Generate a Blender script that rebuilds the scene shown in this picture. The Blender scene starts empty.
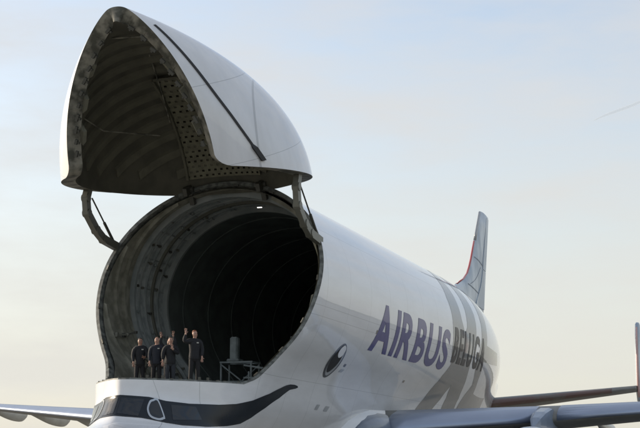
import bpy, bmesh, math, random
from mathutils import Vector, Matrix
from mathutils.bvhtree import BVHTree
PI = math.pi
random.seed(7)
sc = bpy.context.scene
COL = sc.collection

# ------------------------------------------------------------------ helpers
def link(o, parent=None):
    COL.objects.link(o)
    if parent is not None:
        o.parent = parent
    return o

def mesh_obj(name, verts, faces, mat, parent=None, smooth=True, mats=None, idx=None):
    me = bpy.data.meshes.new(name)
    me.from_pydata([tuple(v) for v in verts], [], [tuple(f) for f in faces])
    for m in (mats or [mat]):
        me.materials.append(m)
    if idx:
        me.polygons.foreach_set('material_index', idx)
    if smooth:
        me.polygons.foreach_set('use_smooth', [True] * len(me.polygons))
    me.update()
    return link(bpy.data.objects.new(name, me), parent)

def bm_obj(name, bm, mat, parent=None, smooth=False):
    me = bpy.data.meshes.new(name)
    bm.to_mesh(me); bm.free()
    me.materials.append(mat)
    if smooth:
        me.polygons.foreach_set('use_smooth', [True] * len(me.polygons))
    return link(bpy.data.objects.new(name, me), parent)

def thing(name, label, cat, loc=(0, 0, 0), rz=0.0, group=None):
    o = bpy.data.objects.new(name, None)
    o.empty_display_size = 0.3
    o.location = loc; o.rotation_euler = (0, 0, rz)
    COL.objects.link(o)
    o['label'] = label; o['category'] = cat
    if group: o['group'] = group
    return o

def apply_mods(o):
    """Freeze the modifiers of o into its mesh."""
    dg = bpy.context.evaluated_depsgraph_get()
    me = bpy.data.meshes.new_from_object(o.evaluated_get(dg))
    o.modifiers.clear()
    o.data = me
    return o

def add_box(bm, c, s, rot=None):
    r = bmesh.ops.create_cube(bm, size=1.0)
    M = Matrix.Translation(Vector(c)) @ (rot.to_4x4() if rot else Matrix()) @ Matrix.Diagonal((s[0], s[1], s[2], 1))
    bmesh.ops.transform(bm, matrix=M, verts=r['verts'])
    return r['verts']

def add_bar(bm, a, b, w, h=None, n=4):
    """A bar from a to b; n=4 square, more = round."""
    a = Vector(a); b = Vector(b); d = b - a
    if d.length < 1e-6: return
    q = d.to_track_quat('Z', 'Y')
    r = bmesh.ops.create_cone(bm, cap_ends=True, segments=n, radius1=.5 if n > 4 else .7071, radius2=.5 if n > 4 else .7071, depth=1.0)
    M = Matrix.Translation((a + b) / 2) @ q.to_matrix().to_4x4() @ Matrix.Diagonal((w, h or w, d.length, 1))
    if n == 4: M = M @ Matrix.Rotation(PI / 4, 4, 'Z')
    bmesh.ops.transform(bm, matrix=M, verts=r['verts'])

def interp(tab, x):
    """monotone-ish cubic interpolation through a table of (x, y)"""
    n = len(tab)
    if x <= tab[0][0]: return tab[0][1]
    if x >= tab[-1][0]: return tab[-1][1]
    for i in range(n - 1):
        if x <= tab[i + 1][0]: break
    x0, y0 = tab[i]; x1, y1 = tab[i + 1]; h = x1 - x0; d = (y1 - y0) / h
    def slope(k):
        if k == 0 or k == n - 1:
            j = min(k, n - 2); return (tab[j + 1][1] - tab[j][1]) / (tab[j + 1][0] - tab[j][0])
        a = (tab[k][1] - tab[k - 1][1]) / (tab[k][0] - tab[k - 1][0]); b = (tab[k + 1][1] - tab[k][1]) / (tab[k + 1][0] - tab[k][0])
        if a * b <= 0: return 0.0
        return 2 * a * b / (a + b)
    m0, m1 = slope(i), slope(i + 1); t = (x - x0) / h
    return (y0 * (1 + 2 * t) * (1 - t) ** 2 + h * m0 * t * (1 - t) ** 2 + y1 * t * t * (3 - 2 * t) + h * m1 * t * t * (t - 1))

def lerp(a, b, t): return a + (b - a) * t
def sstep(a, b, x):
    t = min(max((x - a) / (b - a), 0), 1); return t * t * (3 - 2 * t)
def smax(a, b, k):
    h = max(k - abs(a - b), 0) / k
    return max(a, b) + h * h * k * .25

# ------------------------------------------------------------------ materials
def new_mat(name):
    m = bpy.data.materials.new(name); m.use_nodes = True
    nt = m.node_tree; b = nt.nodes['Principled BSDF']
    return m, nt, b

def N(nt, t, **kw):
    n = nt.nodes.new(t)
    for k, v in kw.items():
        if hasattr(n, k): setattr(n, k, v)
        else: n.inputs[k.replace('_', ' ')].default_value = v
    return n

def mat_plain(name, col, rough=.5, metal=0., coat=0., scale=3., var=.15, bump=0., bscale=20., spec=.5, coat_rough=.05):
    m, nt, b = new_mat(name)
    tc = N(nt, 'ShaderNodeTexCoord'); no = N(nt, 'ShaderNodeTexNoise'); no.inputs['Scale'].default_value = scale; no.inputs['Detail'].default_value = 5
    nt.links.new(tc.outputs['Object'], no.inputs['Vector'])
    mx = N(nt, 'ShaderNodeMix', data_type='RGBA')
    mx.inputs[6].default_value = (*[c * (1 - var) for c in col], 1); mx.inputs[7].default_value = (*[min(c * (1 + var), 1) for c in col], 1)
    nt.links.new(no.outputs['Fac'], mx.inputs[0]); nt.links.new(mx.outputs[2], b.inputs['Base Color'])
    b.inputs['Roughness'].default_value = rough; b.inputs['Metallic'].default_value = metal
    b.inputs['Coat Weight'].default_value = coat; b.inputs['Coat Roughness'].default_value = coat_rough
    b.inputs['Specular IOR Level'].default_value = spec
    if bump:
        n2 = N(nt, 'ShaderNodeTexNoise'); n2.inputs['Scale'].default_value = bscale; n2.inputs['Detail'].default_value = 4
        nt.links.new(tc.outputs['Object'], n2.inputs['Vector'])
        bp = N(nt, 'ShaderNodeBump'); bp.inputs['Strength'].default_value = bump; bp.inputs['Distance'].default_value = .02
        nt.links.new(n2.outputs['Fac'], bp.inputs['Height']); nt.links.new(bp.outputs[0], b.inputs['Normal'])
    return m

def mat_paint(name, col, rough=.5, coat=1., seams=True, dirt=.12, metal=0.):
    """Aircraft paint: clear-coated, with skin seams every few metres, grime streaks and slightly wavy skin."""
    m, nt, b = new_mat(name); L = nt.links.new
    tc = N(nt, 'ShaderNodeTexCoord'); sep = N(nt, 'ShaderNodeSeparateXYZ'); L(tc.outputs['Object'], sep.inputs[0])
    # grime: stretched noise
    mp = N(nt, 'ShaderNodeMapping'); mp.inputs['Scale'].default_value = (.35, 1.1, 1.6); L(tc.outputs['Object'], mp.inputs[0])
    no = N(nt, 'ShaderNodeTexNoise'); no.inputs['Scale'].default_value = 1.3; no.inputs['Detail'].default_value = 8; no.inputs['Roughness'].default_value = .6; L(mp.outputs[0], no.inputs['Vector'])
    rr = N(nt, 'ShaderNodeMapRange'); rr.inputs[1].default_value = .35; rr.inputs[2].default_value = .75; rr.inputs[3].default_value = 1.0; rr.inputs[4].default_value = 1 - dirt; L(no.outputs['Fac'], rr.inputs[0])
    hs = N(nt, 'ShaderNodeMix', data_type='RGBA', blend_type='MULTIPLY'); hs.inputs[0].default_value = 1; hs.inputs[6].default_value = (*col, 1); L(rr.outputs[0], hs.inputs[7])
    out = hs.outputs[2]
    hgt = None
    # wavy skin
    wv = N(nt, 'ShaderNodeTexNoise'); wv.inputs['Scale'].default_value = .9; wv.inputs['Detail'].default_value = 2; L(tc.outputs['Object'], wv.inputs['Vector'])
    bp0 = N(nt, 'ShaderNodeBump'); bp0.inputs['Strength'].default_value = .16; bp0.inputs['Distance'].default_value = .02; L(wv.outputs['Fac'], bp0.inputs['Height'])
    nrm = bp0.outputs[0]
    if seams:
        def seam(val, period, width):
            a = N(nt, 'ShaderNodeMath', operation='PINGPONG'); a.inputs[1].default_value = period / 2; L(val, a.inputs[0])
            c = N(nt, 'ShaderNodeMath', operation='LESS_THAN'); c.inputs[1].default_value = width; L(a.outputs[0], c.inputs[0]); return c.outputs[0]
        s1 = seam(sep.outputs[0], 2.66, .012)
        # longitudinal seams by angle round the body
        yy = N(nt, 'ShaderNodeMath', operation='SUBTRACT'); yy.inputs[1].default_value = 7.0; L(sep.outputs[2], yy.inputs[0])
        at = N(nt, 'ShaderNodeMath', operation='ARCTAN2'); L(yy.outputs[0], at.inputs[0]); L(sep.outputs[1], at.inputs[1])
        s2 = seam(at.outputs[0], .62, .0025)
        mxx = N(nt, 'ShaderNodeMath', operation='MAXIMUM'); L(s1, mxx.inputs[0]); L(s2, mxx.inputs[1])
        mul = N(nt, 'ShaderNodeMath', operation='MULTIPLY'); mul.inputs[1].default_value = .36; L(mxx.outputs[0], mul.inputs[0])
        mx = N(nt, 'ShaderNodeMix', data_type='RGBA'); L(mul.outputs[0], mx.inputs[0]); L(out, mx.inputs[6]); mx.inputs[7].default_value = (.12, .13, .14, 1)
        out = mx.outputs[2]
    L(out, b.inputs['Base Color']); L(nrm, b.inputs['Normal']); L(nrm, b.inputs['Coat Normal'])
    b.inputs['Roughness'].default_value = rough; b.inputs['Metallic'].default_value = metal
    b.inputs['Specular IOR Level'].default_value = .3; b.inputs['Coat Weight'].default_value = coat; b.inputs['Coat Roughness'].default_value = .035
    return m

def mat_blotch(name, c1, c2, scale, rough=.75, lo=.4, hi=.6, metal=0., bump=.08, stretch=(1, 1, 1)):
    m, nt, b = new_mat(name); L = nt.links.new
    tc = N(nt, 'ShaderNodeTexCoord'); mp = N(nt, 'ShaderNodeMapping'); mp.inputs['Scale'].default_value = stretch; L(tc.outputs['Object'], mp.inputs[0])
    no = N(nt, 'ShaderNodeTexNoise'); no.inputs['Scale'].default_value = scale; no.inputs['Detail'].default_value = 7; L(mp.outputs[0], no.inputs['Vector'])
    mr = N(nt, 'ShaderNodeMapRange'); mr.inputs[1].default_value = lo; mr.inputs[2].default_value = hi; L(no.outputs['Fac'], mr.inputs[0])
    mx = N(nt, 'ShaderNodeMix', data_type='RGBA'); mx.inputs[6].default_value = (*c1, 1); mx.inputs[7].default_value = (*c2, 1); L(mr.outputs[0], mx.inputs[0]); L(mx.outputs[2], b.inputs['Base Color'])
    b.inputs['Roughness'].default_value = rough; b.inputs['Metallic'].default_value = metal
    if bump:
        bp = N(nt, 'ShaderNodeBump'); bp.inputs['Strength'].default_value = bump; bp.inputs['Distance'].default_value = .03; L(no.outputs['Fac'], bp.inputs['Height']); L(bp.outputs[0], b.inputs['Normal'])
    return m

M = {}
M['white'] = mat_paint('white_paint', (.70, .715, .74))
M['nosewhite'] = mat_paint('nose_white_paint', (.70, .715, .73), seams=False, dirt=.08)
M['fin'] = mat_blotch('fin_paint', (.27, .34, .42), (.52, .58, .63), .42, .35, .44, .56, bump=0, stretch=(1, 1, .55))
M['blue'] = mat_plain('lettering_blue', (.036, .043, .20), .5, coat=.55, var=.08, spec=.2)
M['navy'] = mat_plain('lettering_black', (.010, .012, .020), .5, coat=.35, var=.08, spec=.2)
M['grey'] = mat_plain('giant_lettering_grey', (.125, .14, .15), .5, coat=.9, var=.05, spec=.2)
M['red'] = mat_plain('red_leading_edge', (.36, .035, .03), .35, coat=.8)
M['mask'] = mat_plain('cockpit_mask_black', (.010, .015, .022), .25, coat=0., var=.3, spec=.3)
M['glass'] = mat_plain('cockpit_glass', (.012, .018, .026), .05, spec=.5)
M['winframe'] = mat_plain('window_frame_metal', (.42, .45, .48), .3, metal=.6)
M['black'] = mat_plain('black_rubber', (.012, .012, .013), .5)
M['eyewhite'] = mat_plain('eye_white', (.85, .85, .85), .3, coat=1.)
M['eyegrey'] = mat_plain('eye_grey', (.36, .38, .40), .3, coat=1.)
M['eyedark'] = mat_plain('eye_outline', (.035, .038, .045), .3, coat=1.)
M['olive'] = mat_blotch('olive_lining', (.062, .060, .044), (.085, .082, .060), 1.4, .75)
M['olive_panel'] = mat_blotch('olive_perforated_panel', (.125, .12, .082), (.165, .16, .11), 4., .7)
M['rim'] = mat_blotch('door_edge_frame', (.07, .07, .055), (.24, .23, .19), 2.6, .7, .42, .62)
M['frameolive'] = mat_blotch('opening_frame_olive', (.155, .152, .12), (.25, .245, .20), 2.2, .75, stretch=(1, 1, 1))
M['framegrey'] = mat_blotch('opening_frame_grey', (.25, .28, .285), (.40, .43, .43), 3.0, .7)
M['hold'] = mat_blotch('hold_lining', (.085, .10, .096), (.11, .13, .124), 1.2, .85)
M['holdgrey'] = mat_blotch('hold_side_panels', (.20, .225, .225), (.27, .29, .285), 1.2, .8)
M['seal'] = mat_blotch('edge_seal', (.07, .075, .07), (.17, .18, .165), 5, .6)
M['steel'] = mat_plain('linkage_steel', (.15, .15, .125), .45, metal=.3, var=.15)
M['steeldark'] = mat_plain('linkage_dark', (.065, .065, .055), .5, metal=.2, var=.2)
M['alu'] = mat_plain('bare_aluminium', (.62, .64, .67), .28, metal=.9, var=.08, bump=.05)
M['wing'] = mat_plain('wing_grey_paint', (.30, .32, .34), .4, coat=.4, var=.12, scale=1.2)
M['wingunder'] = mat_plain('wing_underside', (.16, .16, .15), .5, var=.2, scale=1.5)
M['fairing'] = mat_plain('flap_fairing_paint', (.34, .34, .31), .4, coat=.4, var=.2, scale=2.)
M['nacelle'] = mat_paint('nacelle_paint', (.62, .63, .65), seams=False)
M['fillet'] = mat_plain('root_fillet_dark_reflection', (.13, .16, .21), .35, coat=.6, var=.15)  # dark blue-grey base stands in for the dark reflection in the glossy fillet
M['pylon'] = mat_plain('pylon_paint', (.17, .22, .30), .4, coat=.4, var=.25, scale=2.)
M['fan'] = mat_plain('fan_blades', (.10, .10, .11), .35, metal=.7)
M['tyre'] = mat_plain('tyre_rubber', (.02, .02, .021), .85)
M['gear'] = mat_plain('gear_leg', (.45, .46, .47), .45, metal=.3)
M['rack'] = mat_blotch('rack_metal', (.10, .12, .12), (.15, .175, .175), 3, .6)
M['skin'] = mat_plain('skin', (.28, .155, .11), .5, var=.08, scale=20)
M['skinpale'] = mat_plain('skin_pale', (.38, .22, .165), .5, var=.08, scale=20)
M['hairdark'] = mat_plain('dark_hair', (.03, .022, .018), .7, bump=.5, bscale=90)
M['hairred'] = mat_plain('reddish_hair', (.22, .07, .03), .7, bump=.5, bscale=90)
M['hairgrey'] = mat_plain('grey_hair', (.25, .23, .21), .7, bump=.5, bscale=90)
M['jacket'] = mat_plain('black_jacket', (.009, .010, .013), .8, var=.3, scale=8, bump=.5, bscale=14)
M['jacketnavy'] = mat_plain('navy_jacket', (.012, .015, .024), .8, var=.3, scale=8, bump=.5, bscale=14)
M['trouser'] = mat_plain('dark_trousers', (.010, .010, .012), .85, var=.3, scale=8, bump=.4, bscale=14)
M['jeans'] = mat_plain('dark_jeans', (.024, .028, .036), .85, var=.3, scale=8, bump=.4, bscale=14)
M['shoe'] = mat_plain('shoes', (.02, .018, .016), .5)
M['hivis'] = mat_plain('badge_grey', (.42, .42, .38), .6)
M['eyeball'] = mat_plain('eyes', (.03, .02, .02), .2)

# ------------------------------------------------------------------ body shape
# X runs aft from the nose, Y to starboard, Z up (metres)
ZC, R1, RT = 8.178, 4.4, 4.0
HOOD_H = (2.047, .908, 2.59, 1.178, 1.69, .917)
X0, TT = 3.45, 10.52
def usec(X):
    """upper lobe: half-width, top radius, centre height"""
    if X <= 36:
        t = min(max((X - X0) / (TT - X0), 0), 1)
        g = lambda p, q: (1 - (1 - t) ** p) ** q
        return 4.4 * g(HOOD_H[0], HOOD_H[1]), 4.0 * g(HOOD_H[2], HOOD_H[3]), 4.35 + (ZC - 4.35) * g(HOOD_H[4], HOOD_H[5])
    t = min((X - 36) / 20.6, 1); g = 1 - t ** 1.8
    return .4 + 4.0 * g, .4 + 3.6 * g, 7.0 + (ZC - 7.0) * (1 - t ** 3)
def upt(X, th, off=0.):
    a, b, zc = usec(X); s = math.sin(th); r = b if s > 0 else a
    return Vector((X, (a - off) * math.cos(th), zc + (r - off) * s))
def yu(X, z):
    a, b, zc = usec(X); r = (b if z > zc else a)
    q = (z - zc) / max(r, 1e-5)
    return a * math.sqrt(1 - q * q) if abs(q) < 1 else 0.
def lsec(X):
    """lower lobe: half-width, half-height, centre height"""
    if X < 38: return 2.82, 2.82, 4.6
    t = min((X - 38) / 21.5, 1); g = 1 - t ** 1.7
    return .35 + 2.47 * g, .35 + 2.47 * g, 4.6 + 2.6 * t ** 1.15
def fillet(X):
    return .9
def spt(X, th, off=0.):
    """point of the whole double-lobe section at angle th about (0, zm)"""
    a1, b1, z1 = usec(X); a2, b2, z2 = lsec(X)
    zm = lerp(5.6, 7.0, sstep(38, 56, X))
    c, s = math.cos(th), math.sin(th)
    def inside(r):
        y = r * c; z = zm + r * s
        bb = b1 if z > z1 else a1
        d1 = math.sqrt((y / a1) ** 2 + ((z - z1) / bb) ** 2) - 1
        d2 = math.sqrt((y / a2) ** 2 + ((z - z2) / b2) ** 2) - 1
        d1 *= a1; d2 *= a2; k = .8 * min(1, a1 / 2)
        h = max(k - abs(d1 - d2), 0) / k
        return min(d1, d2) - h * h * k * .25
    lo, hi = 0., 9.
    for _ in range(22):
        m = (lo + hi) / 2
        if inside(m) < 0: lo = m
        else: hi = m
    r = lo - off
    return Vector((X, r * c, zm + r * s))
_ycache = {}
def ybody(z):
    """half-width of the constant section at height z (z<=8.2)"""
    k = round(z, 4)
    if k in _ycache: return _ycache[k]
    lo, hi = -PI / 2, .4
    for _ in range(24):
        m = (lo + hi) / 2
        if spt(12, m).z < z: lo = m
        else: hi = m
    y = spt(12, (lo + hi) / 2).y
    _ycache[k] = y
    return y
XF = [(1.78, 2.2), (1.9, 1.1), (2.05, .72), (2.25, .8), (2.45, 1.2), (2.7, 2.1), (2.9, 2.75), (3.1, 3.03), (3.4, 3.25), (3.7, 3.42), (4.0, 3.46), (4.3, 3.47), (4.6, 3.45), (9, 3.45)]
WD = [(0, 0), (.2, .16), (.35, .31), (.7, .74), (1.05, 1.24), (1.41, 1.80), (1.77, 2.26), (2.12, 2.60), (2.45, 2.82), (2.8, 2.93), (4, 2.95)]
LIP = 4.27
_yu = {}
def yunion(X, z):
    """half-width of the double-lobe section at station X and height z (below the widest height)"""
    k = (round(X, 4), round(z, 4))
    if k in _yu: return _yu[k]
    lo, hi = -PI / 2, .35
    for _ in range(20):
        m = (lo + hi) / 2
        if spt(X, m).z < z: lo = m
        else: hi = m
    _yu[k] = spt(X, (lo + hi) / 2).y
    return _yu[k]
def ynose(X, z):
    xf = interp(XF, z); d = X - xf
    if d <= 0: return 0.
    w = interp(WD, math.sqrt(d)); zt = 3.3
    if z < zt:
        q = (zt - z) / (zt - 1.78); w *= math.sqrt(max(1 - q * q, 0))
    k = sstep(4.2, 9.6, X)
    k = lerp(k, 1, sstep(LIP, LIP + .9, z))
    return lerp(w, yunion(X, z), k) if k > 0 and X > 4 else w

# the cut line of the opening, side view (x as a function of z)
CUT = [(4.27, 7.1), (4.5, 7.8), (4.85, 8.25), (5.2, 8.6), (5.7, 8.95), (6.3, 9.29), (7.2, 9.65), (8.178, 10.045), (12.3, 11.71)]
def xcut(z): return interp(CUT, z)

root = thing('cargo_aircraft', 'huge white whale-shaped cargo aircraft with its domed nose door raised wide open', 'aircraft')

# ---- fuselage skin patches
V, F = [], []
def grid(rows, V=V, F=F, flip=False):
    n0 = len(V); nr = len(rows); nc = len(rows[0])
    for r in rows: V.extend(r)
    for i in range(nr - 1):
        for j in range(nc - 1):
            q = [n0 + i * nc + j, n0 + i * nc + j + 1, n0 + (i + 1) * nc + j + 1, n0 + (i + 1) * nc + j]
            F.append(q[::-1] if flip else q)
XS = 12.0
# main tube aft of XS, all angles
NTH = 160
sts = [XS + (36 - XS) * i / 34 for i in range(35)] + [36 + 22.9 * (i / 44) for i in range(1, 45)]
rows = []
for X in sts:
    rows.append([spt(X, -PI / 2 + 2 * PI * j / NTH) for j in range(NTH + 1)])
grid(rows)
# tail cap
rows = [rows[-1], [spt(58.9, -PI / 2 + 2 * PI * j / NTH) * .999 + Vector((.06, 0, .007)) for j in range(NTH + 1)], [Vector((59.1, 0, 7.15))] * (NTH + 1)]
grid(rows)
ZS = 6.3
# upper lobe ahead of XS, above ZS
rows = []
n = 120
def ucol(X, f):
    a, b, zc = usec(X); t0 = -math.asin(min((zc - ZS) / a, 1)); return t0 + (PI - 2 * t0) * f
cols = []
for j in range(n + 1):
    f = j / n; X = 10.
    for _ in range(12):
        X = xcut(upt(X, ucol(X, f)).z)
    cols.append([upt(X + (XS - X) * k / 6, ucol(X + (XS - X) * k / 6, f)) for k in range(7)])
grid([[cols[j][k] for j in range(n + 1)] for k in range(7)])
# side patches between lip and ZS, behind the cut, each side
for sgn in (1, -1):
    rows = []
    for i in range(25):
        z = LIP + (ZS - LIP) * (i / 24); xs = xcut(z)
        rows.append([Vector((xs + (XS - xs) * k / 24, sgn * ynose(xs + (XS - xs) * k / 24, z) if xs + (XS - xs) * k / 24 < XS - 1e-6 else sgn * ybody(z), z)) for k in range(25)])
    # meet the upper lobe patch exactly at the top row
    rows[-1] = [Vector((p.x, sgn * yu(p.x, ZS), p.z)) for p in rows[-1]]
    grid(rows, flip=(sgn > 0))
# nose below the lip
for sgn in (1, -1):
    rows = []
    for i in range(61):
        a = PI / 2 * i / 60
        z = 1.80 + (LIP - 1.80) * (1 - math.cos(a)) if i < 60 else LIP
        xf = interp(XF, z)
        rows.append([Vector((xf + (XS - xf) * (k / 70) ** 1.9, sgn * (ynose(xf + (XS - xf) * (k / 70) ** 1.9, z) if k < 70 else ybody(z)), z)) for k in range(71)])
    rows.insert(0, [Vector((p.x, 0, 1.78)) for p in rows[0]])
    grid(rows, flip=(sgn > 0))
def body_obj():
    bm = bmesh.new()
    vs = [bm.verts.new(v) for v in V]
    for f in F:
        try: bm.faces.new([vs[i] for i in f])
        except ValueError: pass
    bmesh.ops.remove_doubles(bm, verts=bm.verts, dist=.004)
    bmesh.ops.dissolve_degenerate(bm, dist=.002, edges=bm.edges)
    bmesh.ops.recalc_face_normals(bm, faces=bm.faces)
    bm.faces.ensure_lookup_table()
    up = max(bm.faces, key=lambda f: f.calc_center_median().z)
    if up.normal.z < 0: bmesh.ops.reverse_faces(bm, faces=bm.faces)
    return bm
fus = bm_obj('fuselage', body_obj(), M['white'], root, smooth=True)
bvh = BVHTree.FromPolygons([v.co.copy() for v in fus.data.vertices], [tuple(p.vertices) for p in fus.data.polygons])

# ---- decals laid on the skin: polygons in (X, z) shot sideways or (X, angle) onto it
def poly_cells(poly, step, xy=True):
    """triangulate+dice a 2D polygon (list of rings: outer, holes) into small faces; returns bmesh flat in XY"""
    bm = bmesh.new()
    edges = []
    for ring in poly:
        vs = [bm.verts.new((p[0], p[1], 0)) for p in ring]
        edges += [bm.edges.new((vs[i], vs[(i + 1) % len(vs)])) for i in range(len(vs))]
    bmesh.ops.triangle_fill(bm, use_beauty=True, use_dissolve=False, edges=edges)
    dice(bm, step)
    return bm
def dice(bm, step):
    xs = [v.co.x for v in bm.verts]; ys = [v.co.y for v in bm.verts]
    for ax, lo, hi in ((0, min(xs), max(xs)), (1, min(ys), max(ys))):
        st = step[ax] if isinstance(step, (tuple, list)) else step
        k = math.ceil(lo / st)
        while k * st < hi:
            co = [0, 0, 0]; co[ax] = k * st; no = [0, 0, 0]; no[ax] = 1
            bmesh.ops.bisect_plane(bm, geom=bm.verts[:] + bm.edges[:] + bm.faces[:], plane_co=co, plane_no=no, dist=1e-5)
            k += 1
def zm_of(X): return lerp(5.6, 7.0, sstep(38, 56, X))
def shoot(o, d):
    h = bvh.ray_cast(o, d)
    return h
def wrap_ang(x, ang, off=.006):
    """(X, angle about the body axis; port side is PI) -> on the skin, by a ray from the axis outward"""
    o = Vector((x, 0, zm_of(x))); d = Vector((0, math.cos(ang), math.sin(ang)))
    p, nrm, i, dist = shoot(o, d)
    if p is None: return o + d * 4
    if nrm.dot(d) < 0: nrm = -nrm
    return p + nrm * off
def wrap_nose(az, z, off=.006):
    """(azimuth, height) -> on the nose, by a ray outward from (8, 0, z); azimuth 0 = straight ahead, positive to port"""
    o = Vector((8.0, 0, z)); d = Vector((-math.cos(az), -math.sin(az), 0))
    p, nrm, i, dist = shoot(o, d)
    if p is None: return o + d
    if nrm.dot(d) < 0: nrm = -nrm
    return p + nrm * off
def decal(name, bm, fn, mat, parent, off=.006):
    for v in bm.verts: v.co = fn(v.co.x, v.co.y, off)
    bmesh.ops.recalc_face_normals(bm, faces=bm.faces)
    return bm_obj(name, bm, mat, parent, smooth=True)

M['slat'] = mat_plain('slat_metal', (.30, .35, .45), .36, metal=.6, var=.10, scale=.8, bump=.06, bscale=3)
M['teledge'] = mat_blotch('tailplane_edge', (.12, .07, .06), (.12, .12, .11), .9, .5, .5, .65)
M['pinkedge'] = mat_plain('end_fin_edge', (.50, .32, .30), .4, coat=.5)
M['lips'] = mat_plain('lips', (.30, .12, .10), .5)
M['lamp'] = new_mat('work_lamp_glow')[0]; _b = M['lamp'].node_tree.nodes['Principled BSDF']; _b.inputs['Emission Color'].default_value = (1, .97, .9, 1); _b.inputs['Emission Strength'].default_value = .8
M['ribolive'] = mat_blotch('olive_ribs', (.095, .092, .066), (.12, .116, .084), 1.4, .75)
M['seam'] = mat_plain('panel_gap', (.20, .23, .27), .6)
# ------------------------------------------------------------------ nose door, raised
PHI, XH, ZH = 1.164, 11.706, 11.227
H = Vector((XH, 0, ZH))
RY = Matrix.Rotation(PHI, 4, 'Y')
def to_world(p): return RY @ (Vector(p) - H) + H
ZL = 4.62
XO2, TAU2 = 10.075, .302
def xcut_door(z): return XO2 + math.tan(TAU2) * (z - ZC)
def door_grid(off=0., x1=11.3, x0=X0, nx=64, nt=176):
    vs, fs = [], []
    for i in range(nx + 1):
        X = x0 + (x1 - x0) * (i / nx) ** 1.7
        for j in range(nt):
            th = 2 * PI * j / nt
            a, b, zc = usec(max(X, X0 + 1e-4)); s = math.sin(th); r = b if s > 0 else a
            vs.append(Vector((X, max(a - off, 1e-3) * math.cos(th), zc + max(r - off, 1e-3) * s)))
    for i in range(nx):
        for j in range(nt):
            fs.append([i * nt + j, i * nt + (j + 1) % nt, (i + 1) * nt + (j + 1) % nt, (i + 1) * nt + j])
    bm = bmesh.new(); bv = [bm.verts.new(v) for v in vs]
    for f in fs: bm.faces.new([bv[k] for k in f])
    bmesh.ops.remove_doubles(bm, verts=bm.verts, dist=.003)
    return bm
def cut(bm, co, no):
    bmesh.ops.bisect_plane(bm, geom=bm.verts[:] + bm.edges[:] + bm.faces[:], plane_co=co, plane_no=no, clear_outer=True, dist=1e-5)
def door_cut(bm, zl=ZL, dx=0., rc=.55):
    cut(bm, (0, 0, zl), (0, 0, -1))
    cut(bm, (xcut_door(ZC) + dx, 0, ZC), (math.cos(TAU2), 0, -math.sin(TAU2)))
    # rounded lower corner
    xc = xcut_door(zl) + dx
    a0, a1 = -PI / 2, -TAU2         # outward normals of the two cuts in the xz plane
    half = (a1 - a0) / 2; bis = (a0 + a1) / 2; d = rc / math.cos(half)
    cen = Vector((xc - d * math.cos(bis), 0, zl - d * math.sin(bis)))
    for k in range(1, 6):
        a = a0 + (a1 - a0) * k / 6; nn = Vector((math.cos(a), 0, math.sin(a)))
        cut(bm, cen + nn * rc, nn)
bm = door_grid(); door_cut(bm)
bmesh.ops.recalc_face_normals(bm, faces=bm.faces)
bm.faces.ensure_lookup_table()
fq = max(bm.faces, key=lambda f: f.calc_center_median().z)
if fq.normal.z < 0: bmesh.ops.reverse_faces(bm, faces=bm.faces)
for v in bm.verts: v.co -= H
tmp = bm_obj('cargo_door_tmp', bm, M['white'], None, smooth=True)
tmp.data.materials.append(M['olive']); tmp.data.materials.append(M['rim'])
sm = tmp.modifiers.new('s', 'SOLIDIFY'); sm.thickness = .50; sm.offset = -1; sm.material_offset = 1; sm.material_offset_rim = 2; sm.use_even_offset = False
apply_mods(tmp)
def split_mat(o, idx, name, mat, parent, smooth=True):
    me = o.data; keep = [p for p in me.polygons if p.material_index == idx]
    used = {}; vs = []; fs = []
    for p in keep:
        f = []
        for v in p.vertices:
            if v not in used: used[v] = len(vs); vs.append(me.vertices[v].co.copy())
            f.append(used[v])
        fs.append(f)
    return mesh_obj(name, vs, fs, mat, parent, smooth)
door = split_mat(tmp, 0, 'cargo_door', M['white'], root)
door.location = H; door.rotation_euler = (0, PHI, 0)
door['label'] = 'domed white nose door swung up above the hold'
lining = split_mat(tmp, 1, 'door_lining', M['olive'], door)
rimo = split_mat(tmp, 2, 'door_edge', M['rim'], door, smooth=False)
bpy.data.objects.remove(tmp)

# ---- door fittings (built closed, then carried up with the door)
def sweep(rows, closed=False, caps=True):
    """loft consecutive loops (lists of equal length, each loop closed) into a bmesh"""
    bm = bmesh.new(); R = [[bm.verts.new(p) for p in r] for r in rows]
    n = len(R[0]); m = len(R)
    for i in range(m if closed else m - 1):
        a, b = R[i], R[(i + 1) % m]
        for j in range(n): bm.faces.new([a[j], a[(j + 1) % n], b[(j + 1) % n], b[j]])
    if not closed and caps:
        bm.faces.new(R[0][::-1]); bm.faces.new(R[-1])
    bmesh.ops.recalc_face_normals(bm, faces=bm.faces)
    return bm
def dpt(X, th, off):
    """point of the door shell pushed inward along the true surface normal"""
    e = 1e-3; p = upt(X, th); a = upt(X + e, th) - p; b_ = upt(X, th + e) - p; nn = a.cross(b_).normalized()
    c = Vector((X + 2, 0, usec(X)[2]))
    if nn.dot(c - p) < 0: nn = -nn
    return p + nn * off
def arc_rib(X, off, depth, width, ok, step=.045, ptf=None):
    """rings of box section following the skin; one mesh per unbroken run"""
    ptf = ptf or upt; runs = [[]]
    for k in range(int((PI + 2.8) / step) + 1):
        t = -1.4 + step * k
        if ok(ptf(X, t, off)):
            runs[-1].append([ptf(X - width / 2, t, off), ptf(X + width / 2, t, off), ptf(X + width / 2, t, off + depth), ptf(X - width / 2, t, off + depth)])
        elif runs[-1]: runs.append([])
    return [sweep(r_) for r_ in runs if len(r_) > 3]
def to_door(bm):
    for v in bm.verts: v.co -= H
    return bm
okd = lambda p: p.z > ZL + .15 and p.x < xcut_door(p.z) - .45
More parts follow.
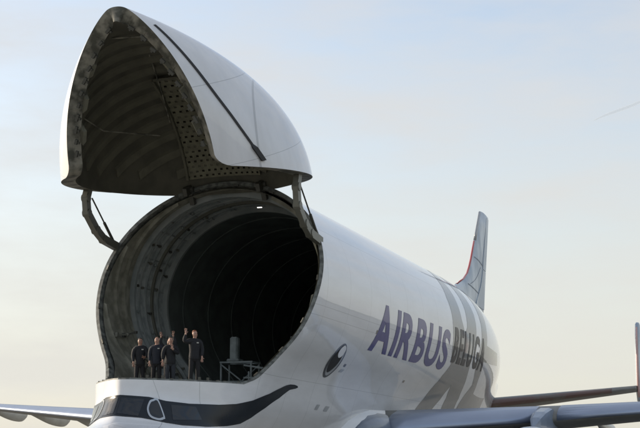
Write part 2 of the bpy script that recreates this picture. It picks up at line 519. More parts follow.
def slant_rib(c, width, off, depth):
    """hoop in a slanted plane x + z = c, following the inside of the door"""
    def at(th, cc, o):
        lo, hi = X0 + .02, 11.
        if dpt(hi, th, o).z + hi < cc or dpt(lo, th, o).z + lo > cc: return None
        for _ in range(18):
            m = (lo + hi) / 2
            if m + dpt(m, th, o).z < cc: lo = m
            else: hi = m
        return dpt((lo + hi) / 2, th, o)
    runs = [[]]
    for k in range(90):
        th = -1.3 + (PI + 2.6) * k / 89
        q = [at(th, c - width / 2, off), at(th, c + width / 2, off), at(th, c + width / 2 - .05, off + depth), at(th, c - width / 2 + .05, off + depth)]
        if all(v is not None for v in q) and okd(q[0]) and okd(q[1]): runs[-1].append(q)
        elif runs[-1]: runs.append([])
    return [sweep(r_) for r_ in runs if len(r_) > 3]
c_ = 10.3
while c_ < 22.4:
    for b_ in slant_rib(c_, .52, .47, .12): bm_obj('rib', to_door(b_), M['ribolive'], door, smooth=False)
    c_ += 1.12
# perforated acoustic panel on the port side of the lining
def perf():
    bm = bmesh.new(); px, pt = .235, .235
    def P(x, s, top_):            # s metres round from the upper border of the panel down the port side
        return dpt(x, top_ + s / max(usec(x)[0] - .6, 1.2), .62)
    x = 5.9; row = 0
    while x < 10.85:
        row += 1; top_ = 1.38 - (x - 6.5) * .055; s = 0. if row % 2 else -pt / 2
        while s < 14:
            c = P(x + px / 2, s + pt / 2, 1.2)
            if s / max(usec(x)[0] - .6, 1.2) + 1.2 > PI + 1.2: break
            if okd(P(x + px, s + pt / 2, 1.2)) and c.z > ZL + .55:
                h = .20
                o = [(0, 0), (1, 0), (1, 1), (0, 1)]; k = [(.5 - h, .5 - h), (.5 + h, .5 - h), (.5 + h, .5 + h), (.5 - h, .5 + h)]
                O = [bm.verts.new(P(x + a_ * px, s + b_ * pt, 1.2)) for a_, b_ in o]; K = [bm.verts.new(P(x + a_ * px, s + b_ * pt, 1.2)) for a_, b_ in k]
                for q in range(4): bm.faces.new([O[q], O[(q + 1) % 4], K[(q + 1) % 4], K[q]])
            s += pt
        x += px
    return bm
pp = bm_obj('perforated_panel', to_door(perf()), M['olive_panel'], door)
sm = pp.modifiers.new('s', 'SOLIDIFY'); sm.thickness = .03; apply_mods(pp)
bm = bmesh.new(); pr = None
for k in range(13):
    q = dpt(5.9 + 4.7 * k / 12, 1.19, .64)
    if pr is not None: add_bar(bm, pr, q, .09, .12)
    pr = q
bm_obj('panel_frame', to_door(bm), M['ribolive'], door)
bm = bmesh.new(); pr = None
for k in range(14):
    q = dpt(5.9, 1.19 + (PI + .2 - 1.19) * k / 13, .64)
    if q.z < ZL + .5: break
    if pr is not None: add_bar(bm, pr, q, .09, .12)
    pr = q
bm_obj('panel_frame', to_door(bm), M['ribolive'], door)
# strake along the port flank of the door
def flank(x, z, off):
    a, b, zc = usec(x); s = (z - zc) / a; th = PI - math.asin(max(-1, min(1, s))); return upt(x, th, off)
stz = [(4.3, 4.87), (5.2, 4.94), (6.5, 5.1), (7.7, 5.4), (8.6, 5.71), (9.15, 5.94)]
rows = []
for k in range(41):
    x = lerp(4.3, 9.15, k / 40); z = interp(stz, x); w_ = .036 if x < 8.55 else .075
    rows.append([flank(x, z - w_, .02), flank(x, z - w_, -.04 if x < 8.55 else -.09), flank(x, z + w_, -.04 if x < 8.55 else -.09), flank(x, z + w_, .02)])
bm_obj('strake', to_door(sweep(rows)), M['black'], door)
# latches and clamps round the mouth of the door
def mouth_y(x): return yu(x, ZL)
rnd = random.Random(3)
x = 4.0
while x < 8.6:
    for sgn in (1, -1):
        a_, b_, zc_ = usec(x); th0 = math.asin(max(-1, min(1, (ZL - zc_) / a_))); th = th0 if sgn > 0 else PI - th0
        c = dpt(x, th, .46 + rnd.uniform(0, .04)); e_ = dpt(x + .15, th, .46)
        if abs(c.y) > .12:
            s_ = rnd.uniform(.8, 1.3); ang = math.atan2(e_.y - c.y, e_.x - c.x); R_ = Matrix.Rotation(ang, 3, 'Z')
            bm = bmesh.new(); add_box(bm, (c.x, c.y, ZL + .03), (.20 * s_, .09, .10), R_)
            add_box(bm, (c.x + .04, c.y - sgn * .06, ZL + .06), (.07, .09, .08 * s_), R_)
            bm_obj('latch', to_door(bm), M['steeldark'], door)
    x += .42
# pipe runs and cables across the lining
for pts in ([(6.9, 3.2, 6.3), (8.0, 2.9, 8.0), (8.6, 1.6, 9.8)], [(5.2, .2, 6.9), (6.9, .9, 9.0), (8.2, 1.3, 10.2)], [(5.0, -1.0, 6.1), (6.5, -1.7, 8.0)], [(4.6, 1.0, 5.3), (4.7, -.9, 5.5)]):
    bm = bmesh.new()
    for a_, b_ in zip(pts[:-1], pts[1:]): add_bar(bm, a_, b_, .05, n=6)
    bm_obj('pipe', to_door(bm), M['rim'], door)

# ------------------------------------------------------------------ cargo opening and hold
# outline of the opening from the port lip corner over the top to the starboard one
outl = []
for i in range(25):
    z = LIP + (ZS - LIP) * i / 24; outl.append(Vector((xcut(z), -ynose(xcut(z), z), z)))
top = [c[0] for c in cols][::-1]          # port (th = PI) first
outl += top[1:-1]
for i in range(24, -1, -1):
    z = LIP + (ZS - LIP) * i / 24; outl.append(Vector((xcut(z), ynose(xcut(z), z), z)))
def inward(p, d):
    c = Vector((p.x, 0, max(p.z, 5.2) if p.z < 7.6 else 7.6)); v = (c - p); v.x = 0
    return p + v.normalized() * d
rows = []
for p in outl:
    rows.append([p + Vector((-.02, 0, 0)), inward(p, .14) + Vector((-.05, 0, 0)), inward(p, .20) + Vector((.25, 0, 0)), inward(p, .02) + Vector((.1, 0, 0))])
bm_obj('opening_rim', sweep(rows), M['seal'], root)
# clamps spaced round the rim
for k in range(4, len(outl) - 3, 11):
    p = inward(outl[k], .16); q = inward(outl[k + 1], .16); d = (q - p).normalized()
    bm = bmesh.new(); add_bar(bm, p - d * .1 + Vector((-.06, 0, 0)), p + d * .1 + Vector((-.06, 0, 0)), .07)
    bm_obj('clamp', bm, M['steeldark'], root)
def hold_band(name, x0f, x1, off, mat, nx=4, nth=120, frames=None):
    rows = []
    for k in range(nx + 1):
        row = []
        for j in range(nth + 1):
            th = lerp(-.62, PI + .62, j / nth)
            if x0f is None:
                x = 10.
                for _ in range(8): x = xcut(spt(x, th, off).z) if spt(x, th, off).z > LIP else 7.3
                x += .12
            else: x = x0f
            X_ = lerp(x, x1, k / nx); p = spt(X_, th, off)
            row.append(p)
        rows.append(row)
    vs = [p for r_ in rows for p in r_]; n_ = nth + 1
    fs = [(i * n_ + j, i * n_ + j + 1, (i + 1) * n_ + j + 1, (i + 1) * n_ + j) for i in range(nx) for j in range(nth)]
    return mesh_obj(name, vs, fs, mat, root)
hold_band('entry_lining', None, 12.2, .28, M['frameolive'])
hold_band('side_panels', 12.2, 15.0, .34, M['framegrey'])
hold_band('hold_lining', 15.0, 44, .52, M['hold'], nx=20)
ok_h = lambda p: p.z > 4.6 and p.x > xcut(p.z) + .15
for X_, wd, dp, mt in ((10.0, .10, .12, 'frameolive'), (10.9, .10, .12, 'frameolive'), (11.55, .12, .14, 'frameolive'), (12.2, .16, .22, 'holdgrey'), (12.75, .08, .14, 'holdgrey'), (13.3, .08, .14, 'holdgrey'), (13.85, .10, .18, 'steel'), (14.4, .08, .14, 'holdgrey'), (15.0, .14, .30, 'holdgrey')):
    for b_ in arc_rib(X_, .28, dp, wd, ok_h, ptf=spt): bm_obj('ring_frame', b_, M[mt], root)
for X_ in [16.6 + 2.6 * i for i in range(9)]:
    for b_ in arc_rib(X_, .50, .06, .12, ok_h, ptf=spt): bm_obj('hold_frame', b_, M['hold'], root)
# stringers with rivets and brackets on the starboard wall near the opening
rnd = random.Random(21)
for th in [-.35 + .16 * k for k in range(11)]:
    for x in (12.3, 12.85, 13.4, 13.95, 14.5):
        if rnd.random() < .25: continue
        j = rnd.uniform(-.03, .03); bm = bmesh.new(); add_bar(bm, spt(x, th + j, .38), spt(x + rnd.uniform(.25, .45), th + j, .38), .035)
        add_box(bm, spt(x + rnd.uniform(.05, .3), th + j, .40), (.09, .08, .09)); bm_obj('stringer', bm, M[rnd.choice(('steeldark', 'steel', 'holdgrey'))], root)
for th in [.62 + .2 * k for k in range(11)]:
    bm = bmesh.new(); p = spt(12.3, th, .36); q = spt(14.9, th, .36); add_bar(bm, p, q, .035); bm_obj('stringer', bm, M['holdgrey'], root)
# deck: from the nose lip to the aft end of the hold
xs_ = [3.6, 3.9, 4.3, 4.8, 5.5, 6.5, 7.5, 8.5, 9.5, 10.5, 12, 44]
vs = []; 
for x in xs_:
    y = (ynose(x, LIP) if x < 12 else ybody(LIP)) - .03
    if x > 10: y -= .02
    vs += [(x, -y, LIP - .02), (x, y, LIP - .02)]
mesh_obj('cargo_deck', vs, [(2 * i, 2 * i + 1, 2 * i + 3, 2 * i + 2) for i in range(len(xs_) - 1)], M['holdgrey'], root, smooth=False)
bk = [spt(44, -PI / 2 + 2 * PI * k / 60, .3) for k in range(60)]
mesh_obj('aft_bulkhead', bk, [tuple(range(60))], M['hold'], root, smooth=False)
# lip rail: raised strip, studs and catches along the nose lip
rows = []; pts = []
for sgn in (-1, 1):
    seq = [3.5 + (7.3 - 3.5) * (k / 30) ** 1.6 for k in range(31)]
    if sgn < 0: seq = seq[::-1]
    for x in seq: pts.append(Vector((x, sgn * ynose(x, LIP), LIP)))
for p in pts:
    c = Vector((8.5, 0, LIP)); d = (c - p); d.z = 0; d.normalize()
    rows.append([p + d * .01, p + Vector((0, 0, .05)) + d * .03, p + Vector((0, 0, .05)) + d * .16, p + d * .18 + Vector((0, 0, -.02))])
bm_obj('lip_rail', sweep(rows), M['seal'], root)
rnd = random.Random(5)
for k in range(1, len(pts) - 1, 2):
    p = pts[k]; d = (Vector((8.5, 0, LIP)) - p).normalized(); h = rnd.choice((.04, .05, .07, .12)); bm = bmesh.new()
    c = p + d * (.12 + rnd.uniform(0, .2)); add_box(bm, (c.x, c.y, LIP + .04 + h / 2), (.07, .07, h)); add_box(bm, (c.x + .1, c.y + .03, LIP + .05), (.14, .10, .06))
    bm_obj('catch', bm, M['steeldark'] if k % 4 else M['steel'], root)
# ruffled locking gear at the starboard foot of the opening
rnd = random.Random(11)
for k in range(9):
    bm = bmesh.new(); x = rnd.uniform(9.9, 12.4); z = rnd.uniform(4.7, 6.4)
    y = ybody(z) - .45; a_ = Vector((x, y, z)); b_ = a_ + Vector((rnd.uniform(.1, .5), -rnd.uniform(.05, .25), rnd.uniform(-.7, .5)))
    add_bar(bm, a_, b_, .06); add_box(bm, a_, (.14, .10, .16)); add_box(bm, b_, (.10, .12, .10))
    bm_obj('lock_linkage', bm, M['steeldark'] if k % 3 else M['steel'], root)

# hinge brackets between the top of the opening and the door
for y in (1.47, -1.47):
    bm = bmesh.new()
    add_bar(bm, (11.15, y, 11.75), (11.75, y, 12.05), .16, .30); add_bar(bm, (11.6, y, 12.1), (11.95, y, 11.45), .18, .22)
    add_bar(bm, (11.5, y - .2, 11.95), (11.5, y + .2, 11.95), .2, n=12)
    bm_obj('hinge', bm, M['steeldark'], root)
bm = bmesh.new(); add_box(bm, (13.2, -.75, 11.42), (.06, .18, .03)); lm_ = bm_obj('work_lamp', bm, M['lamp'], root)
# lifting links at either side, each a cranked steel beam with a slim actuator beside it
for s, nm in ((1, ''), (-1, '')):
    bm = bmesh.new()
    dz = 0 if s > 0 else -.22
    P = [Vector((x, s * 4.05, z + dz * min(1, (11.7 - z)))) for x, z in ((8.47, 11.75), (8.25, 11.17), (8.36, 10.64), (9.07, 10.13), (9.65, 9.88), (10.75, 9.76))]
    for a_, b_ in zip(P[:-1], P[1:]): add_bar(bm, a_, b_ + (b_ - a_).normalized() * .05, .20, .30)
    for q in P[1:5]: add_bar(bm, q + Vector((0, -.13, 0)), q + Vector((0, .13, 0)), .30, n=12)
    ln = bm_obj('lifting_link', bm, M['steel'], root)
    bm = bmesh.new(); a_ = P[1] + Vector((.45, 0, .08)); b_ = P[5] + Vector((-.25, 0, .14)); m_ = a_.lerp(b_, .55)
    add_bar(bm, a_, m_, .06, n=8); add_bar(bm, m_, b_, .11, n=8)
    bm_obj('actuator', bm, M['steeldark'], ln)

# ------------------------------------------------------------------ markings
def smooth_ring(pts, n=6):
    out = []; m = len(pts)
    for i in range(m):
        p0, p1, p2, p3 = [Vector((*pts[(i + k) % m], 0)) for k in (-1, 0, 1, 2)]
        for t in range(n):
            t /= n; out.append(tuple((.5 * ((2 * p1) + (p2 - p0) * t + (2 * p0 - 5 * p1 + 4 * p2 - p3) * t * t + (3 * p1 - p0 - 3 * p2 + p3) * t ** 3))[:2]))
    return out
XL_X = [(31.9, 1.95), (30.5, 2.16), (29.6, 2.35), (29.5, 2.6), (29.7, 2.8), (30.2, 2.92), (29.6, 3.05), (28.8, 3.38), (27.5, 3.68), (30.3, 3.68), (31.8, 3.36), (32.24, 3.134), (32.78, 3.31), (32.6, 3.68), (35.3, 3.68), (35.3, 3.28), (34.2, 2.95), (33.9, 2.8), (34.6, 2.6), (35.1, 2.4), (35.4, 2.1), (35.6, 1.95), (34.3, 1.95), (33.6, 2.15), (33.2, 2.35), (32.6, 2.55), (32.0, 2.62), (31.6, 2.5), (31.75, 2.33), (32.1, 2.15), (33.0, 1.95)]
XL_L = [(37.2, 2.05), (36.5, 2.34), (35.9, 2.6), (35.1, 2.83), (36.26, 3.07), (35.7, 3.5), (35.7, 3.68), (42, 3.68), (42.4, 3.5), (43, 3.26), (37.9, 3.17), (37.1, 3.0), (36.9, 2.8), (42.4, 2.77), (41.7, 2.64), (37.3, 2.64), (37.6, 2.5), (38.4, 2.3), (38.8, 2.05)]
for pts in (XL_X, XL_L):
    decal('giant_letter', poly_cells([pts], (.3, .04)), wrap_ang, M['grey'], root, .006)
def letters(word, x0, x1, t_base, t_top, mat, off, bold, gap, parent):
    """block letters between two stations and two body angles; each letter one mesh on the skin"""
    cv = []
    for ch in word:
        c = bpy.data.curves.new('t', 'FONT'); c.body = ch; c.offset = bold; c.resolution_u = 5
        o = bpy.data.objects.new('t', c); COL.objects.link(o)
        dg = bpy.context.evaluated_depsgraph_get(); me = bpy.data.meshes.new_from_object(o.evaluated_get(dg)); bpy.data.objects.remove(o)
        bm = bmesh.new(); bm.from_mesh(me); bpy.data.meshes.remove(me)
        xs = [v.co.x for v in bm.verts]; ys = [v.co.y for v in bm.verts]
        cv.append((bm, min(xs), max(xs), min(ys), max(ys)))
    tot = sum(c[2] - c[1] for c in cv) + gap * (len(cv) - 1); sx = (x1 - x0) / tot; x = x0
    for bm, a, b, lo, hi in cv:
        for v in bm.verts:
            v.co = Vector((x + (v.co.x - a) * sx, lerp(t_base, t_top, (v.co.y - lo) / (hi - lo)), 0))
        x += (b - a + gap) * sx
        dice(bm, (.3, .04))
        decal('letter', bm, wrap_ang, mat, parent, off)
letters('AIRBUS', 16.9, 29.1, 3.0, 2.635, M['blue'], .013, .030, .10, root)
letters('BELUGA', 29.95, 36.9, 2.90, 2.59, M['navy'], .018, .036, .14, root)
# the whale eye
def ell(pts, n=7): return smooth_ring(pts, n)
eo = ell([(14.17, 2.999), (13.69, 3.03), (13.37, 3.136), (13.46, 3.266), (13.8, 3.355), (14.28, 3.334), (14.75, 3.215), (14.65, 3.07)])
eye = decal('eye', poly_cells([eo], (.2, .04)), wrap_ang, M['eyedark'], root, .010)
cx_, cy_ = 14.08, 3.18
decal('eye_white', poly_cells([[(lerp(cx_, p[0], .76) + .03, lerp(cy_, p[1], .82) + .004) for p in eo]], (.2, .04)), wrap_ang, M['eyegrey'], eye, .014)
decal('pupil', poly_cells([[(lerp(cx_, p[0], .66) - .05, lerp(cy_, p[1], .72) - .016) for p in eo]], (.2, .04)), wrap_ang, M['black'], eye, .018)
decal('eye_highlight', poly_cells([ell([(14.12, 3.012), (13.84, 3.045), (13.86, 3.095), (14.15, 3.125), (14.40, 3.10), (14.42, 3.04)])], (.2, .04)), wrap_ang, M['eyewhite'], eye, .022)
# cockpit mask wrapped round the nose, drawn for the port half and mirrored
up = [(0, 3.785), (.18, 3.735), (.3, 3.62), (.5, 3.555), (.84, 3.56), (1.13, 3.62), (1.51, 3.78), (1.93, 4.06), (2.16, 4.3), (2.26, 4.42), (2.33, 4.475), (2.40, 4.485), (2.45, 4.46)]
lo_ = [(2.465, 4.41), (2.44, 4.36), (2.36, 4.29), (2.22, 3.965), (1.957, 3.58), (1.606, 3.21), (1.32, 3.0), (1.0, 2.9), (.68, 2.84), (.44, 2.86), (.316, 2.93), (.16, 3.07), (0, 3.126)]
ring = up + lo_ + [(-a, z) for a, z in lo_[::-1][1:]] + [(-a, z) for a, z in up[::-1][:-1]]
dense = []
for i in range(len(ring)):
    p, q = ring[i], ring[(i + 1) % len(ring)]
    for t in range(3): dense.append((lerp(p[0], q[0], t / 3), lerp(p[1], q[1], t / 3)))
mask = decal('cockpit_mask', poly_cells([dense], (.02, .05)), wrap_nose, M['mask'], root, .014)
for s in (1, -1):
    def ringpts(k):
        base = [(.185, 3.60), (.205, 3.66), (.240, 3.67), (.30, 3.12), (.295, 3.03), (.262, 2.995), (.205, 3.10), (.178, 3.35)]
        c = (.235, 3.34); return [(s * (c[0] + (p[0] - c[0]) * k), c[1] + (p[1] - c[1]) * k) for p in base]
    out_, in_ = smooth_ring(ringpts(1.0), 4), smooth_ring(ringpts(.80), 4)
    wf = decal('side_window', poly_cells([out_, in_], (.03, .06)), wrap_nose, M['winframe' if s > 0 else 'seam'], mask, .026)
    decal('window_glass', poly_cells([in_], (.03, .06)), wrap_nose, M['glass'], wf, .022)
    # windscreen pane and aft side pane, barely told from the mask
    for q in ([(.012, 3.70), (.150, 3.66), (.135, 3.12), (.012, 3.20)], [(.34, 3.50), (.56, 3.46), (.62, 3.05), (.36, 3.02)]):
        q = [(s * a, z) for a, z in q]; decal('windscreen_pane', poly_cells([q], (.03, .06)), wrap_nose, M['glass'], mask, .022)
# small ports, probes and vents on the port side
for a_, z_, w_, h_ in ((2.735, 3.82, .010, .10), (2.79, 3.80, .010, .10), (2.72, 5.25, .010, .06)):
    decal('vent', poly_cells([[(a_ - w_, z_ - h_), (a_ + w_, z_ - h_), (a_ + w_, z_ + h_), (a_ - w_, z_ + h_)]], (.05, .1)), wrap_nose, M['eyegrey'], root, .010)
for x_, t_ in ((15.3, 3.17), (17.2, 2.83), (24.0, 3.2)):
    decal('vent', poly_cells([[(x_, t_), (x_ + .22, t_), (x_ + .22, t_ + .03), (x_, t_ + .03)]], .3), wrap_ang, M['eyedark'], root, .010)

# ------------------------------------------------------------------ wings, tail, engines
AF = [(1, 0), (.9, .022), (.75, .052), (.55, .083), (.35, .100), (.2, .094), (.1, .072), (.05, .052), (.02, .033), (.006, .018), (0, 0),
      (.006, -.016), (.02, -.026), (.05, -.036), (.1, -.047), (.2, -.058), (.35, -.062), (.55, -.05), (.75, -.022), (.9, -.006)]
def loft_wing(name, secs, mat, parent, up=(0, 0, 1), part=None, swell=0.):
    """secs: (LE point, chord, thickness factor). part = slice of the aerofoil outline"""
    U = Vector(up); rows = []
    af = AF if part is None else [AF[i] for i in part]
    for le, c, tf in secs:
        le = Vector(le)
        rows.append([le + Vector((p[0] * c - swell, 0, 0)) + U * (p[1] * c * tf + math.copysign(swell, p[1]) * (p[1] != 0)) for p in af])
    bm = sweep(rows)
    return bm_obj(name, bm, mat, parent, smooth=True)
def shade(o, ang=35):
    me = o.data
    return o
CH = [(2.4, 10.9), (2.8, 10.6), (6, 9.0), (9.8, 7.4), (16, 5.9), (22, 4.5), (28.5, 2.9)]
def wle(y, s): return Vector((21.109 + (y - 2.8) * .6276, s * y, 3.08 + (y - 2.8) * .090))
for s in (1, -1):
    ys = [2.4, 4.0, 6, 8, 9.8, 13, 16, 19, 22, 25, 28.5]
    tf = lambda y: lerp(1.0, .62, y / 30)
    secs = [(wle(y, s), interp(CH, y), tf(y)) for y in ys]
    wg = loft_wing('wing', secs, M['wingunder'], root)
    # polished slats, in two lengths either side of the pylon
    for ya, yb in ((3.3, 9.0), (9.9, 28.3)):
        q = [y for y in [ya] + ys + [yb] if ya <= y <= yb]; q = sorted(set(q))
        loft_wing('slat', [(wle(y, s), interp(CH, y), tf(y)) for y in q], M['slat'], wg, part=range(5, 12), swell=.012)
    tip = wle(28.5, s)
    loft_wing('winglet', [(tip + Vector((.2, 0, 0)), 2.7, .6), (tip + Vector((1.3, s * .6, .5)), 1.9, .6), (tip + Vector((2.6, s * 1.15, 1.9)), .9, .6)], M['white'], wg, up=(0, -s * .7, .7))
    for y in (7.2, 11.0, 14.8, 18.6, 22.6, 26.6):
        c = interp(CH, y); le = wle(y, s); L = 3.6 + c * .36; rows = []; x0 = le.x + c * .52
        for k in range(21):
            t = k / 20; rr_ = (math.sin(PI * min(t / .80, 1) * .5) ** 1.25 if t < .80 else max(math.cos(PI / 2 * (t - .80) / .20), 0) ** .5)
            rw, rh = .04 + .21 * rr_, .05 + .52 * rr_ * (.7 + .03 * c)
            cz = le.z - .02 * c - rh * .55 + .02
            rows.append([Vector((x0 + t * L, le.y + rw * math.cos(a), cz + rh * math.sin(a) * (1 if math.sin(a) < 0 else .6))) for a in [2 * PI * q / 14 for q in range(14)]])
        bm_obj('flap_fairing', sweep(rows), M['fairing'], wg, smooth=True)
    # engine under the wing
    ex, ey, ez = 20.9, s * 9.4, 1.66
    def lathe(name, prof, mat, parent, n=40, caps=True):
        rows = [[Vector((ex + x, ey + r_ * math.cos(2 * PI * k / n), ez + r_ * math.sin(2 * PI * k / n))) for k in range(n)] for x, r_ in prof]
        return bm_obj(name, sweep(rows, caps=caps), mat, parent, smooth=True)
    nac = lathe('engine_nacelle', [(4.3, .95), (3.0, 1.05), (1.3, 1.24), (.32, 1.27), (.28, 1.40), (.32, 1.52), (.9, 1.59), (1.8, 1.60), (3.2, 1.55), (4.6, 1.3), (5.6, 1.0), (5.55, .93), (4.3, .92)], M['nacelle'], root, caps=False)
    bm = sweep([[Vector((ex + x, ey + r_ * math.cos(2 * PI * k / 40), ez + r_ * math.sin(2 * PI * k / 40))) for k in range(40)] for x, r_ in ((1.1, 1.22), (.3, 1.26), (.06, 1.31), (0, 1.38), (.1, 1.475), (.3, 1.53), (.3, 1.4))], closed=True)
    bm_obj('intake_lip', bm, M['alu'], nac, smooth=True)
    bm = bmesh.new()
    for k in range(24):
        a = 2 * PI * k / 24; r1, r2 = .3, 1.22; tw = .35
        p = [Vector((ex + .95, ey + r1 * math.cos(a), ez + r1 * math.sin(a))), Vector((ex + 1.05, ey + r1 * math.cos(a + .22), ez + r1 * math.sin(a + .22))), Vector((ex + 1.1, ey + r2 * math.cos(a + .20), ez + r2 * math.sin(a + .20))), Vector((ex + .85, ey + r2 * math.cos(a), ez + r2 * math.sin(a)))]
        vv = [bm.verts.new(q) for q in p]; ww = [bm.verts.new(q + Vector((.03, 0, 0))) for q in p]
        bm.faces.new(vv); bm.faces.new(ww[::-1])
        for q in range(4): bm.faces.new([vv[q], ww[q], ww[(q + 1) % 4], vv[(q + 1) % 4]])
    bm_obj('fan', bm, M['fan'], nac)
    lathe('core_duct', [(1.35, 1.22), (1.45, 1.22)], M['black'], nac)
    lathe('spinner', [(.45, .02), (.6, .16), (.85, .28), (1.0, .32), (1.2, .33)], M['eyedark'], nac, 20)
    lathe('exhaust_cone', [(4.4, .6), (5.6, .55), (6.6, .3), (7.1, .05)], M['fan'], nac, 24)
    # pylon: slab from nacelle crown up over the wing leading edge
    rows = []
    for x, zt, zb, hw in ((1.5, 1.62, 1.5, .05), (2.2, 2.0, 1.4, .22), (3.2, 2.28, 1.3, .3), (4.6, 2.50, 1.2, .33), (6.0, 2.42, 1.0, .33), (8.0, 1.9, 1.2, .25), (9.6, 1.75, 1.5, .06)):
        rows.append([Vector((ex + x, ey + hw * c_, ez + (zt if k_ > 0 else zb) - (.06 if abs(c_) > .9 and k_ > 0 else 0))) for c_, k_ in ((-1, -1), (1, -1), (1, 1), (.55, 1), (-.55, 1), (-1, 1))])
    bm_obj('pylon', sweep(rows), M['pylon'], nac, smooth=False)
# belly fairing
rows = []
for x, hw, hh in ((16.6, .9, .5), (17.6, 2.2, 1.0), (18.6, 2.85, 1.35), (19.6, 3.15, 1.6), (21, 3.38, 1.8), (24, 3.5, 1.85), (32, 3.5, 1.85), (36, 3.2, 1.6), (39, 2.5, 1.2), (41.5, 1.2, .6)):
    rows.append([Vector((x, math.copysign(abs(math.cos(a)) ** .62, math.cos(a)) * hw, 2.55 + math.copysign(abs(math.sin(a)) ** .62, math.sin(a)) * hh)) for a in [2 * PI * q / 48 + .01 for q in range(48)]])
bm_obj('belly_fairing', sweep(rows), M['nosewhite'], root, smooth=True)
for s in (1, -1):     # wing root fillet
    rows = []
    for x, r_ in ((18.7, .05), (19.4, .45), (20.2, .75), (21.4, .95), (24, .95), (29, .7), (33, .3)):
        rows.append([Vector((x, s * (2.85 + r_ * .7 * math.cos(a)), 3.12 + r_ * .8 * math.sin(a))) for a in [2 * PI * q / 24 for q in range(24)]])
    bm_obj('wing_root_fillet', sweep(rows), M['fillet'], root, smooth=True)
# fin
FL = [(9.6, 41.5), (11.0, 43.2), (12.2, 46.3), (13.1, 49.2), (13.9, 51.7), (15.0, 53.05), (16.0, 53.86), (17.0, 54.66), (18.94, 56.2)]
def fin_sec(z, grow=0.): 
    le = interp(FL, z); te = 56.9 + (z - 12.2) * .326
    return (Vector((le, 0, z)), te - le, lerp(.62, 1.0, sstep(12, 15, z)) * .62)
zs = [9.6, 10.4, 11.2, 12, 12.6, 13.1, 13.6, 14.1, 14.6, 15.2, 16, 17, 18, 18.94]
def sym(name, secs, mat, parent, up, part=None, swell=0., n0=0, n1=None):
    U = Vector(up); rows = []
    SY = [(1, .004), (.75, .035), (.5, .062), (.3, .072), (.15, .060), (.06, .040), (.02, .022), (.005, .010), (0, 0)]
    SY = SY + [(a, -b) for a, b in SY[-2::-1]]
    af = SY if part is None else [SY[i] for i in part]
    for le, c, tf in secs:
        rows.append([Vector(le) + Vector((p[0] * c - swell, 0, 0)) + U * (p[1] * c * tf + (math.copysign(swell, p[1]) if p[1] else 0)) for p in af])
    return bm_obj(name, sweep(rows), mat, parent, smooth=True)
fin = sym('tail_fin', [fin_sec(z) for z in zs], M['fin'], root, (0, 1, 0))
sym('fin_leading_edge', [fin_sec(z) for z in [13.0, 13.6, 14.1, 14.6, 15.2, 16, 16.6]], M['red'], fin, (0, 1, 0), part=range(6, 11), swell=.012)
sym('fin_leading_edge', [fin_sec(z) for z in [16.65, 17.3, 18, 18.9]], M['wing'], fin, (0, 1, 0), part=range(5, 12), swell=.012)
for z0, z1 in ((12.2, 14.9), (14.95, 18.8)):   # rudder panels, set just proud, with the hinge gap between
    rows = []
    for k in range(9):
        z = lerp(z0, z1, k / 8); le, c, tf = fin_sec(z)
        h = .0625 * c * tf * .80
        rows.append([Vector((le.x + .70 * c, h + .004, z)), Vector((le.x + 1.01 * c, .03, z)), Vector((le.x + 1.01 * c, -.03, z)), Vector((le.x + .70 * c, -h - .004, z))])
    bm_obj('rudder', sweep(rows), M['fin'], fin)
SYF = [(0, 0), (.06, .040), (.15, .060), (.3, .072), (.5, .062), (.75, .035), (1, .004)]
for z0, z1, f0, f1, w_ in ((15.4, 15.0, .08, .98, .035), (13.3, 12.95, .20, .98, .035), (13.4, 14.9, .26, .5, .02), (15.2, 18.6, .62, .72, .02)):
    rows = []
    for k in range(13):
        f = lerp(f0, f1, k / 12); z = lerp(z0, z1, k / 12); le, c, tf_ = fin_sec(z); h = interp(SYF, f) * c * tf_; x = le.x + f * c
        rows.append([Vector((x, -h + .01, z - w_)), Vector((x, -h - .012, z - w_)), Vector((x, -h - .012, z + w_)), Vector((x, -h + .01, z + w_))])
    bm_obj('fin_seam', sweep(rows), M['seam'], fin)
# tailplane with the end-plate fins
for s in (1, -1):
    tl = lambda y: Vector((50.1 + (y - 1.2) * .612, s * y, 5.50 + (y - 1.2) * .128))
    tc_ = lambda y: lerp(5.6, 2.5, (y - 1) / 9.2)
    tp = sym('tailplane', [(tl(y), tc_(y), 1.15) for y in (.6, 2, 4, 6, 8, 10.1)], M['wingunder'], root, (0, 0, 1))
    sym('tailplane_leading_edge', [(tl(y), tc_(y), 1.15) for y in (1.2, 2, 4, 6, 8.7)], M['teledge'], tp, (0, 0, 1), part=range(5, 12), swell=.012)
    e = Vector((0, s * 10.2, 0))
    ef = sym('end_fin', [(Vector((x, s * 10.2, z)), c, 1.1) for z, x, c in ((5.75, 57.4, 1.6), (5.9, 56.6, 2.6), (6.6, 56.3, 3.1), (8, 56.35, 3.0), (10, 56.55, 2.4), (10.9, 56.75, 1.9), (11.02, 57.0, 1.3))], M['fin'], root, (0, 1, 0))
    sym('end_fin_leading_edge', [(Vector((x, s * 10.2, z)), c, 1.1) for z, x, c in ((6.1, 56.5, 2.8), (6.6, 56.3, 3.1), (8, 56.35, 3.0), (10, 56.55, 2.4), (10.7, 56.7, 2.0))], M['pinkedge'], ef, (0, 1, 0), part=range(6, 11), swell=.012)
    bm = bmesh.new(); add_bar(bm, tl(9.5) + Vector((.5, 0, -.02)), Vector((57.6, s * 10.15, 6.72)), .30, .22, n=10); bm_obj('fin_joint', bm, M['steeldark'], tp, smooth=True)
